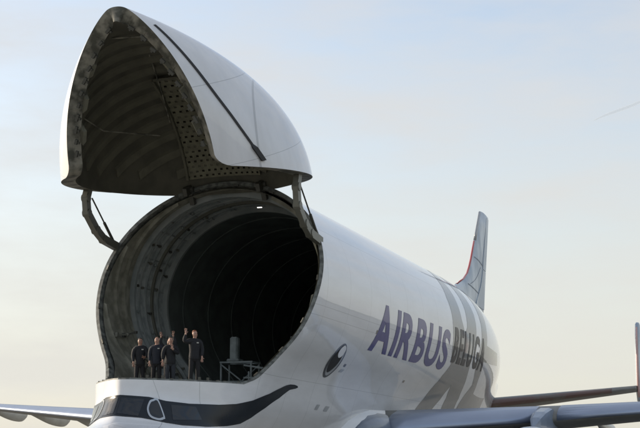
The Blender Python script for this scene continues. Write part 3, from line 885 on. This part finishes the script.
# landing gear
def wheel(c, r_, w_, parent):
    rows = []
    for x, q in ((-.5, .62), (-.5, .9), (-.32, 1), (.32, 1), (.5, .9), (.5, .62)):
        rows.append([Vector((c[0] + q * r_ * math.cos(2 * PI * k / 28), c[1] + x * w_, c[2] + q * r_ * math.sin(2 * PI * k / 28))) for k in range(28)])
    t = bm_obj('tyre', sweep(rows), M['tyre'], parent, smooth=False)
    bm = bmesh.new(); add_bar(bm, (c[0], c[1] - w_ * .4, c[2]), (c[0], c[1] + w_ * .4, c[2]), r_ * 1.2, n=20); bm_obj('wheel_rim', bm, M['gear'], parent)
def leg(top_, foot, r_, wheels, wr, ww, axlez):
    bm = bmesh.new(); add_bar(bm, top_, foot, r_, n=14); add_bar(bm, (top_[0] + 1.0, top_[1], top_[2]), (foot[0], foot[1], foot[2] + .7), r_ * .45, n=8)
    xs = sorted({w_[0] for w_ in wheels}); ysx = sorted({w_[1] for w_ in wheels})
    for x in xs: add_bar(bm, (x, ysx[0], axlez), (x, ysx[-1], axlez), .14, n=10)
    if len(xs) > 1: add_bar(bm, (xs[0], foot[1], axlez), (xs[-1], foot[1], axlez), .24, n=10)
    l_ = bm_obj('landing_gear', bm, M['gear'], root)
    for x, y in wheels: wheel((x, y, axlez), wr, ww, l_)
leg((6.6, 0, 2.6), (6.4, 0, .55), .26, [(6.4, -.36), (6.4, .36)], .52, .38, .52)
for s in (1, -1):
    leg((30.6, s * 5.0, 3.5), (30.6, s * 5.3, .8), .42, [(x, s * 5.3 + d) for x in (29.6, 31.6) for d in (-.62, .62)], .70, .52, .70)
# ------------------------------------------------------------------ people
def skin_mesh(name, nodes, edges, mat, parent, sub=1):
    """nodes: name -> (pos, rx, ry); grown with a Skin modifier and frozen"""
    keys = list(nodes); ix = {k: i for i, k in enumerate(keys)}
    me = bpy.data.meshes.new(name); me.from_pydata([nodes[k][0] for k in keys], [(ix[a], ix[b]) for a, b in edges], [])
    o = bpy.data.objects.new(name, me); link(o, None)
    sk = o.modifiers.new('skin', 'SKIN'); sk.use_smooth_shade = True
    for i, k in enumerate(keys):
        sv = me.skin_vertices[0].data[i]; sv.radius = (nodes[k][1], nodes[k][2]); sv.use_root = (i == 0 or keys[i] == 'hipr' and 'pelvis' not in nodes)
    ss = o.modifiers.new('sub', 'SUBSURF'); ss.levels = sub; ss.render_levels = sub
    apply_mods(o); o.data.materials.clear(); o.data.materials.append(mat)
    o.data.polygons.foreach_set('use_smooth', [True] * len(o.data.polygons))
    if parent is not None: o.parent = parent
    return o
def V3(*a): return Vector(a)
def person(label, loc, rz, arms, hair, skin, jacket, trous, height=1.78, head_turn=0., lean=0., bald=False, leg_spread=.11, badge=True, group='people standing together at the lip of the open hold'):
    """arms: (right, left) each = (elbow, wrist, palm direction) in local metres; local +X is forward, +Y is the person's left"""
    t = thing('person', label, 'person', loc, rz, group)
    k = height / 1.78; t.scale = (k, k, k)
    n = {}; e = []
    def nd(key, p, r, r2=None, frm=None):
        n[key] = (Vector(p), r, r2 or r)
        if frm: e.append((frm, key))
    nd('pelvis', (0, 0, .97), .10, .12)
    nd('waist', (0, 0, 1.13), .09, .115, 'pelvis'); nd('chest', (.01, 0, 1.30), .12, .16, 'waist'); nd('upper', (0, 0, 1.42), .10, .13, 'chest')
    nd('neck', (.0, 0, 1.50), .055, .055, 'upper')
    ht = head_turn; fx, fy = math.cos(ht), math.sin(ht)
    nd('jaw', (.02 * fx, .02 * fy, 1.575), .066, .064, 'neck'); nd('face', (.018 * fx, .018 * fy, 1.655), .088, .076, 'jaw'); nd('crown', (.0, 0, 1.735), .066, .062, 'face'); nd('top', (-.004, 0, 1.772), .030, .030, 'crown')
    nd('nose', (.112 * fx, .112 * fy, 1.645), .012, .012, 'face')
    for s, S in ((1, 'l'), (-1, 'r')):
        nd('ear' + S, (-.08 * s * fy, .085 * s * fx, 1.65), .014, .020, 'face')
        nd('hip' + S, (0, s * .085, .90), .075, .075, 'pelvis'); nd('knee' + S, (.02, s * (leg_spread), .50), .058, .058, 'hip' + S)
        nd('calf' + S, (-.01, s * (leg_spread + .005), .33), .056, .056, 'knee' + S); nd('ankle' + S, (-.02, s * (leg_spread + .01), .09), .038, .038, 'calf' + S); nd('toe' + S, (.12, s * (leg_spread + .03), .035), .035, .03, 'ankle' + S)
        el, wr, pd = arms[0 if s < 0 else 1]; el, wr, pd = Vector(el), Vector(wr), Vector(pd).normalized()
        sh = Vector((0, s * .185, 1.42)); nd('sh' + S, sh, .062, .062, 'upper'); nd('el' + S, el, .043, .043, 'sh' + S); nd('fa' + S, el.lerp(wr, .35), .042, .042, 'el' + S); nd('wr' + S, wr, .028, .028, 'fa' + S)
        side = pd.cross(Vector((1, 0, 0)));
        if side.length < .3: side = pd.cross(Vector((0, 0, 1)))
        side.normalize(); face_ = side.cross(pd)
        palm = wr + pd * .065; nd('palm' + S, palm, .022, .040, 'wr' + S)
        # fingers fan out from the palm, unequal and slightly curled; thumb from its side
        for q, (o_, L) in enumerate(((-.030, .070), (-.010, .080), (.010, .076), (.029, .060))):
            b = palm + pd * .030 + side * o_; m_ = b + (pd + side * o_ * 6).normalized() * L * .55; tip = m_ + (pd + side * o_ * 6 + face_ * .25).normalized() * L * .45
            nd(f'k{q}' + S, b, .0105, .0105, 'palm' + S); nd(f'm{q}' + S, m_, .0095, .0095, f'k{q}' + S); nd(f't{q}' + S, tip, .008, .008, f'm{q}' + S)
        tb = wr + pd * .030 + side * (-.030 if s > 0 else .030); tt = tb + (pd * .55 + side * (-1 if s > 0 else 1)).normalized() * .055
        nd('th' + S, tb, .012, .012, 'wr' + S); nd('tt' + S, tt, .009, .009, 'th' + S)
    body = skin_mesh('body', n, e, M[skin], t)
    # clothes: same skeleton, a little fuller, ending at neck, cuffs and hems
    def sub(keys, grow, rename=None, extra=None):
        nn = {}; 
        for q in keys: p, a, b = n[q]; nn[q] = (p.copy(), a + grow, b + grow)
        ee = [(a, b) for a, b in e if a in nn and b in nn]
        return nn, ee
    nn, ee = sub(['chest', 'waist', 'upper'] + [a + S for S in 'lr' for a in ('sh', 'el', 'fa', 'wr')], .032)
    nn['waist'] = (Vector((0, 0, 1.13)), .135, .165); nn['hem'] = (Vector((0, 0, .84)), .150, .180); ee.append(('waist', 'hem'))
    for S in 'lr': p, a, b = nn['sh' + S]; nn['sh' + S] = (p, a + .018, b + .018)
    for S in 'lr':
        p, a, b = nn['wr' + S]; el = n['fa' + S][0]; nn['wr' + S] = (p.lerp(el, .12), .040, .040)
    nn['neck'] = (Vector((0, 0, 1.50)), .078, .078); nn['upper'] = (nn['upper'][0], .145, .175); ee.append(('upper', 'neck'))
    del nn['waist'], nn['hem']; ee = [(a, b) for a, b in ee if a in nn and b in nn]
    jk = skin_mesh('jacket', nn, ee, M[jacket], t)
    # the body of the jacket down to its hem, joined to the sleeves and yoke
    def rings(tab):
        return sweep([[Vector((x0_ + rx * math.cos(q_), yo + ry * math.sin(q_), z)) for q_ in [2 * PI * w_ / 18 for w_ in range(18)]] for z, x0_, yo, rx, ry in tab])
    def merge(o, bm2):
        me2 = bpy.data.meshes.new('tmp'); bm2.to_mesh(me2); bm2.free(); b3 = bmesh.new(); b3.from_mesh(o.data); b3.from_mesh(me2); b3.to_mesh(o.data); b3.free(); bpy.data.meshes.remove(me2)
        o.data.polygons.foreach_set('use_smooth', [True] * len(o.data.polygons))
    merge(jk, rings([(.83, 0, 0, .135, .178), (.84, 0, 0, .142, .186), (.95, 0, 0, .138, .184), (1.06, 0, 0, .130, .172), (1.14, .002, 0, .130, .172), (1.26, .006, 0, .138, .186), (1.36, .006, 0, .135, .190), (1.43, 0, 0, .11, .16), (1.46, 0, 0, .07, .10)]))
    nn, ee = sub([a + S for S in 'lr' for a in ('hip', 'knee', 'calf', 'ankle')], .020)
    for S in 'lr': p, a, b = nn['hip' + S]; nn['hip' + S] = (p + Vector((0, 0, .02)), .105, .105)
    for S in 'lr': p, a, b = nn['ankle' + S]; nn['ankle' + S] = (p + Vector((0, 0, -.03)), .070, .070)
    tr = skin_mesh('trousers', nn, ee, M[trous], t)
    merge(tr, rings([(.74, 0, 0, .06, .10), (.78, 0, 0, .10, .155), (.84, 0, 0, .122, .168), (.95, 0, 0, .122, .168), (1.0, 0, 0, .11, .15)]))
    for S in 'lr':
        p = n['ankle' + S][0]; q = n['toe' + S][0]
        skin_mesh('shoe', {'a': (p + Vector((-.02, 0, -.03)), .06, .055), 'b': (p.lerp(q, .5) + Vector((0, 0, -.008)), .056, .048), 'c': (q + Vector((.03, 0, .0)), .042, .032)}, [('a', 'b'), ('b', 'c')], M['shoe'], t)
    if not bald:
        skin_mesh('hair', {'t': (Vector((-.008 * fx, -.008 * fy, 1.790)), .045, .045), 'a': (Vector((-.012 * fx, -.012 * fy, 1.748)), .088, .084), 'b': (Vector((-.040 * fx, -.040 * fy, 1.68)), .084, .088), 'c': (Vector((-.045 * fx, -.045 * fy, 1.60)), .05, .055)}, [('t', 'a'), ('a', 'b'), ('b', 'c')], M[hair], t)
    else:
        skin_mesh('hair', {'b': (Vector((-.040 * fx, -.040 * fy, 1.66)), .065, .080), 'c': (Vector((-.048 * fx, -.048 * fy, 1.60)), .045, .055)}, [('b', 'c')], M[hair], t)
    for s in (1, -1):
        bm = bmesh.new(); bmesh.ops.create_uvsphere(bm, u_segments=10, v_segments=6, radius=.011)
        c = Vector((.094 * fx - s * .032 * fy, .094 * fy + s * .032 * fx, 1.672)); bmesh.ops.translate(bm, verts=bm.verts, vec=c); bm_obj('eye', bm, M['eyeball'], t, smooth=True)
    bm = bmesh.new(); add_box(bm, (.098 * fx, .098 * fy, 1.600), (.012, .045, .010), Matrix.Rotation(ht, 3, 'Z')); bm_obj('mouth', bm, M['lips'], t)
    if badge:
        bm = bmesh.new(); add_box(bm, (.150, .075, 1.36), (.012, .07, .035)); bm_obj('badge', bm, M['hivis'], t)
    return t
down = lambda s, fx=.06: ((fx * .3 - .02, s * .245, 1.15), (fx + .05, s * .225, .90), (.1, 0, -1))
FZ = LIP - .018
toward = math.atan2(-19.86 - 0, -35.36 - 8)     # facing the camera from the deck
grp = None
person('person in dark jacket at the far left end of the row, one arm bent', (8.0, 1.62, FZ), toward + .1, (down(-1, .10), ((.10, .26, 1.16), (.22, .16, 1.08), (.6, -.6, .1))), 'hairdark', 'skin', 'jacket', 'trouser', 1.76, .1)
person('balding person in a black jacket standing second from the left, hands at the sides', (7.9, .93, FZ), toward - .1, (down(-1), down(1, .12)), 'hairgrey', 'skinpale', 'jacketnavy', 'trouser', 1.77, -.05, bald=True)
person('person in the middle holding one hand up in front of the chest', (7.8, .36, FZ), toward + .05, (((.05, -.27, 1.17), (.10, -.27, .94), (.1, 0, -1)), ((.12, .26, 1.18), (.26, .06, 1.33), (.1, -.2, 1))), 'hairdark', 'skinpale', 'jacket', 'jeans', 1.74, .15)
person('person standing behind the others with both hands raised high overhead', (8.75, .85, FZ), toward, (((.05, -.33, 1.62), (.06, -.30, 1.86), (.05, -.1, 1)), ((.05, .20, 1.70), (.05, .13, 1.90), (.05, 0, 1))), 'hairred', 'skin', 'jacket', 'trouser', 1.76, -.1, badge=False)
person('reddish-haired person standing apart from the others, waving with a raised right hand', (6.7, -1.03, FZ), toward + .15, (((.06, -.36, 1.40), (.10, -.31, 1.66), (.05, -.05, 1)), down(1)), 'hairred', 'skinpale', 'jacket', 'trouser', 1.82, .35)

# ------------------------------------------------------------------ things standing in the hold
t = thing('loading_stand', 'grey tubular loading stand with an upright seat-like box on top, on the hold deck', 'stand', (12.5, -.45, LIP - .02))
def bars(name, segs, w_, parent, mat='rack'):
    for a_, b_ in segs:
        bm = bmesh.new(); add_bar(bm, a_, b_, w_); bm_obj(name, bm, M[mat], parent)
for x in (-.4, .4):
    for y in (-.45, .75): bars('leg', [((x, y, 0), (x, y, 1.15))], .06, t)
for x in (-.4, .4): bars('rail', [((x, -.5, 1.17), (x, .8, 1.17)), ((x, -.45, .45), (x, .75, .45))], .06, t)
bars('rail', [((-.4, -.45, 1.17), (.4, -.45, 1.17)), ((-.4, .75, 1.17), (.4, .75, 1.17))], .06, t)
bars('brace', [((-.44, .75, 1.1), (-.44, -.05, .5)), ((-.44, -.05, .48), (-.44, -.45, .05)), ((.4, .75, .1), (.4, -.45, 1.1))], .045, t)
bm = bmesh.new(); add_box(bm, (0, .38, 1.68), (.28, .30, .92)); bmesh.ops.bevel(bm, geom=bm.edges[:], offset=.04, segments=2, affect='EDGES'); bm_obj('backrest', bm, M['rack'], t)
bm = bmesh.new(); add_box(bm, (-.15, .30, 1.25), (.5, .5, .10)); bmesh.ops.bevel(bm, geom=bm.edges[:], offset=.03, segments=2, affect='EDGES'); bm_obj('seat', bm, M['rack'], t)
t = thing('cargo_trestle', 'low grey cargo trestle with slanted braces beside the port wall of the hold', 'trestle', (12.0, -1.75, LIP - .02))
for x in (-.5, .7): bars('rail', [((x, .9, 1.0), (x, -.9, .72)), ((x, .9, .55), (x, -.8, .50))], .06, t)
for y in (.7, .1, -.6): bars('leg', [((-.5, y, 0), (-.5, y, .77)), ((.7, y, 0), (.7, y, .77))], .05, t)
bars('brace', [((-.53, .7, .1), (-.53, .1, .7)), ((-.53, .1, .1), (-.53, -.6, .72))], .04, t)
t = thing('container_rack', 'tall dark open rack standing deep in the hold behind the trestle', 'rack', (16.0, -1.9, LIP - .02))
for x in (-.4, .6):
    for y in (-.7, .7): bars('post', [((x, y, 0), (x, y, 2.4))], .07, t)
for z in (.3, 1.35, 2.38): 
    bars('rail', [((-.4, -.7, z), (-.4, .7, z)), ((.6, -.7, z), (.6, .7, z))], .06, t)
bars('brace', [((-.44, -.7, .3), (-.44, .7, 1.3))], .05, t)

# faint contrail high in the distance
rows = []
A, B = Vector((6000, 760, 1530)), Vector((6000, 470, 1625))
for k in range(15):
    c = A.lerp(B, k / 14) + Vector((0, 0, 2 * math.sin(k * .6))); w_ = 4 + 9 * math.sin(PI * min(k / 14 + .02, .98))
    rows.append([c + Vector((w_ * math.cos(a), 0, w_ * math.sin(a) * .6)) for a in [2 * PI * q / 10 for q in range(10)]])
cm, cnt, cb = new_mat('contrail_vapour'); cb.inputs['Base Color'].default_value = (.9, .9, .9, 1); cb.inputs['Alpha'].default_value = .10; cb.inputs['Roughness'].default_value = 1
ct = bm_obj('contrail', sweep(rows), cm, None, smooth=True); ct['kind'] = 'stuff'; ct['label'] = 'short faint white contrail high in the sky at the right'; ct['category'] = 'contrail'
# ------------------------------------------------------------------ ground, camera, light
g = 6000
ground = mesh_obj('ground', [(-g, -g, -.02), (g, -g, -.02), (g, g, -.02), (-g, g, -.02)], [(0, 1, 2, 3)], mat_blotch('dry_grass', (.12, .115, .075), (.18, .17, .11), .02, .95, bump=0), smooth=False)
ground['kind'] = 'structure'
apron = mesh_obj('apron', [(-700, -900, 0), (900, -900, 0), (900, 700, 0), (-700, 700, 0)], [(0, 1, 2, 3)], mat_blotch('apron_concrete', (.20, .195, .175), (.26, .25, .225), .35, .9, bump=0), smooth=False)
apron['kind'] = 'structure'

CAM = Vector((-35.3617, -19.861, 1.5163)); YAW, PITCH, FPX = .3304, .183, 1379.57
f = Vector((math.cos(YAW) * math.cos(PITCH), math.sin(YAW) * math.cos(PITCH), math.sin(PITCH)))
r = f.cross(Vector((0, 0, 1))).normalized(); u = r.cross(f)
cd = bpy.data.cameras.new('camera'); cam = bpy.data.objects.new('camera', cd); COL.objects.link(cam)
cam.matrix_world = Matrix(((r.x, u.x, -f.x, CAM.x), (r.y, u.y, -f.y, CAM.y), (r.z, u.z, -f.z, CAM.z), (0, 0, 0, 1)))
cd.sensor_width = 36; cd.lens = FPX * 36 / 640; cd.clip_end = 20000; cd.clip_start = .5
sc.camera = cam

VEIL0, VEIL1, VEILC = .34, .86, (2.68, 2.70, 2.76, 1)
HAZE0, HAZEC = .72, (3.0, 2.9, 2.6, 1)
SUN_EL, SUN_AZ = math.radians(18), math.radians(3)     # azimuth from +Y towards +X
w = bpy.data.worlds.new('World'); sc.world = w; w.use_nodes = True
nt = w.node_tree; bg = nt.nodes['Background']
sky = nt.nodes.new('ShaderNodeTexSky'); sky.sky_type = 'NISHITA'; sky.sun_disc = False
sky.sun_elevation = SUN_EL; sky.sun_rotation = SUN_AZ; sky.dust_density = 2.0; sky.ozone_density = 1.0; sky.air_density = 1.0
# thin cirrus veil over the whole sky, with a few brighter wisps
tc = N(nt, 'ShaderNodeTexCoord')
mp = N(nt, 'ShaderNodeMapping'); mp.inputs['Scale'].default_value = (1.6, 1.6, 6.0); mp.inputs['Rotation'].default_value = (.25, .1, .4); nt.links.new(tc.outputs['Generated'], mp.inputs[0])
cn = N(nt, 'ShaderNodeTexNoise'); cn.inputs['Scale'].default_value = 3.2; cn.inputs['Detail'].default_value = 7; cn.inputs['Roughness'].default_value = .55; nt.links.new(mp.outputs[0], cn.inputs['Vector'])
cr = N(nt, 'ShaderNodeMapRange'); cr.inputs[1].default_value = .38; cr.inputs[2].default_value = .68; cr.inputs[3].default_value = VEIL0; cr.inputs[4].default_value = VEIL1; nt.links.new(cn.outputs['Fac'], cr.inputs[0])
sz = N(nt, 'ShaderNodeSeparateXYZ'); nt.links.new(tc.outputs['Generated'], sz.inputs[0])
hz = N(nt, 'ShaderNodeMapRange', interpolation_type='SMOOTHERSTEP'); hz.inputs[1].default_value = .0; hz.inputs[2].default_value = .42; hz.inputs[3].default_value = HAZE0; hz.inputs[4].default_value = 0.; nt.links.new(sz.outputs[2], hz.inputs[0])
sm_ = N(nt, 'ShaderNodeMix', data_type='RGBA'); nt.links.new(cr.outputs[0], sm_.inputs[0]); nt.links.new(sky.outputs[0], sm_.inputs[6]); sm_.inputs[7].default_value = VEILC
s2_ = N(nt, 'ShaderNodeMix', data_type='RGBA'); nt.links.new(hz.outputs[0], s2_.inputs[0]); nt.links.new(sm_.outputs[2], s2_.inputs[6]); s2_.inputs[7].default_value = HAZEC
nt.links.new(s2_.outputs[2], bg.inputs[0]); bg.inputs[1].default_value = .12
sd = bpy.data.lights.new('sun', 'SUN'); sd.energy = 2.0; sd.angle = math.radians(.5); sd.color = (1, .86, .68)
so = bpy.data.objects.new('sun', sd); COL.objects.link(so)
dv = Vector((math.sin(SUN_AZ) * math.cos(SUN_EL), math.cos(SUN_AZ) * math.cos(SUN_EL), math.sin(SUN_EL)))
so.rotation_euler = dv.to_track_quat('Z', 'Y').to_euler(); so.location = (0, 40, 40)
sc.view_settings.view_transform = 'Standard'; sc.view_settings.look = 'None'; sc.view_settings.gamma = 1; sc.view_settings.use_curve_mapping = False
sc.view_settings.exposure = 1.16
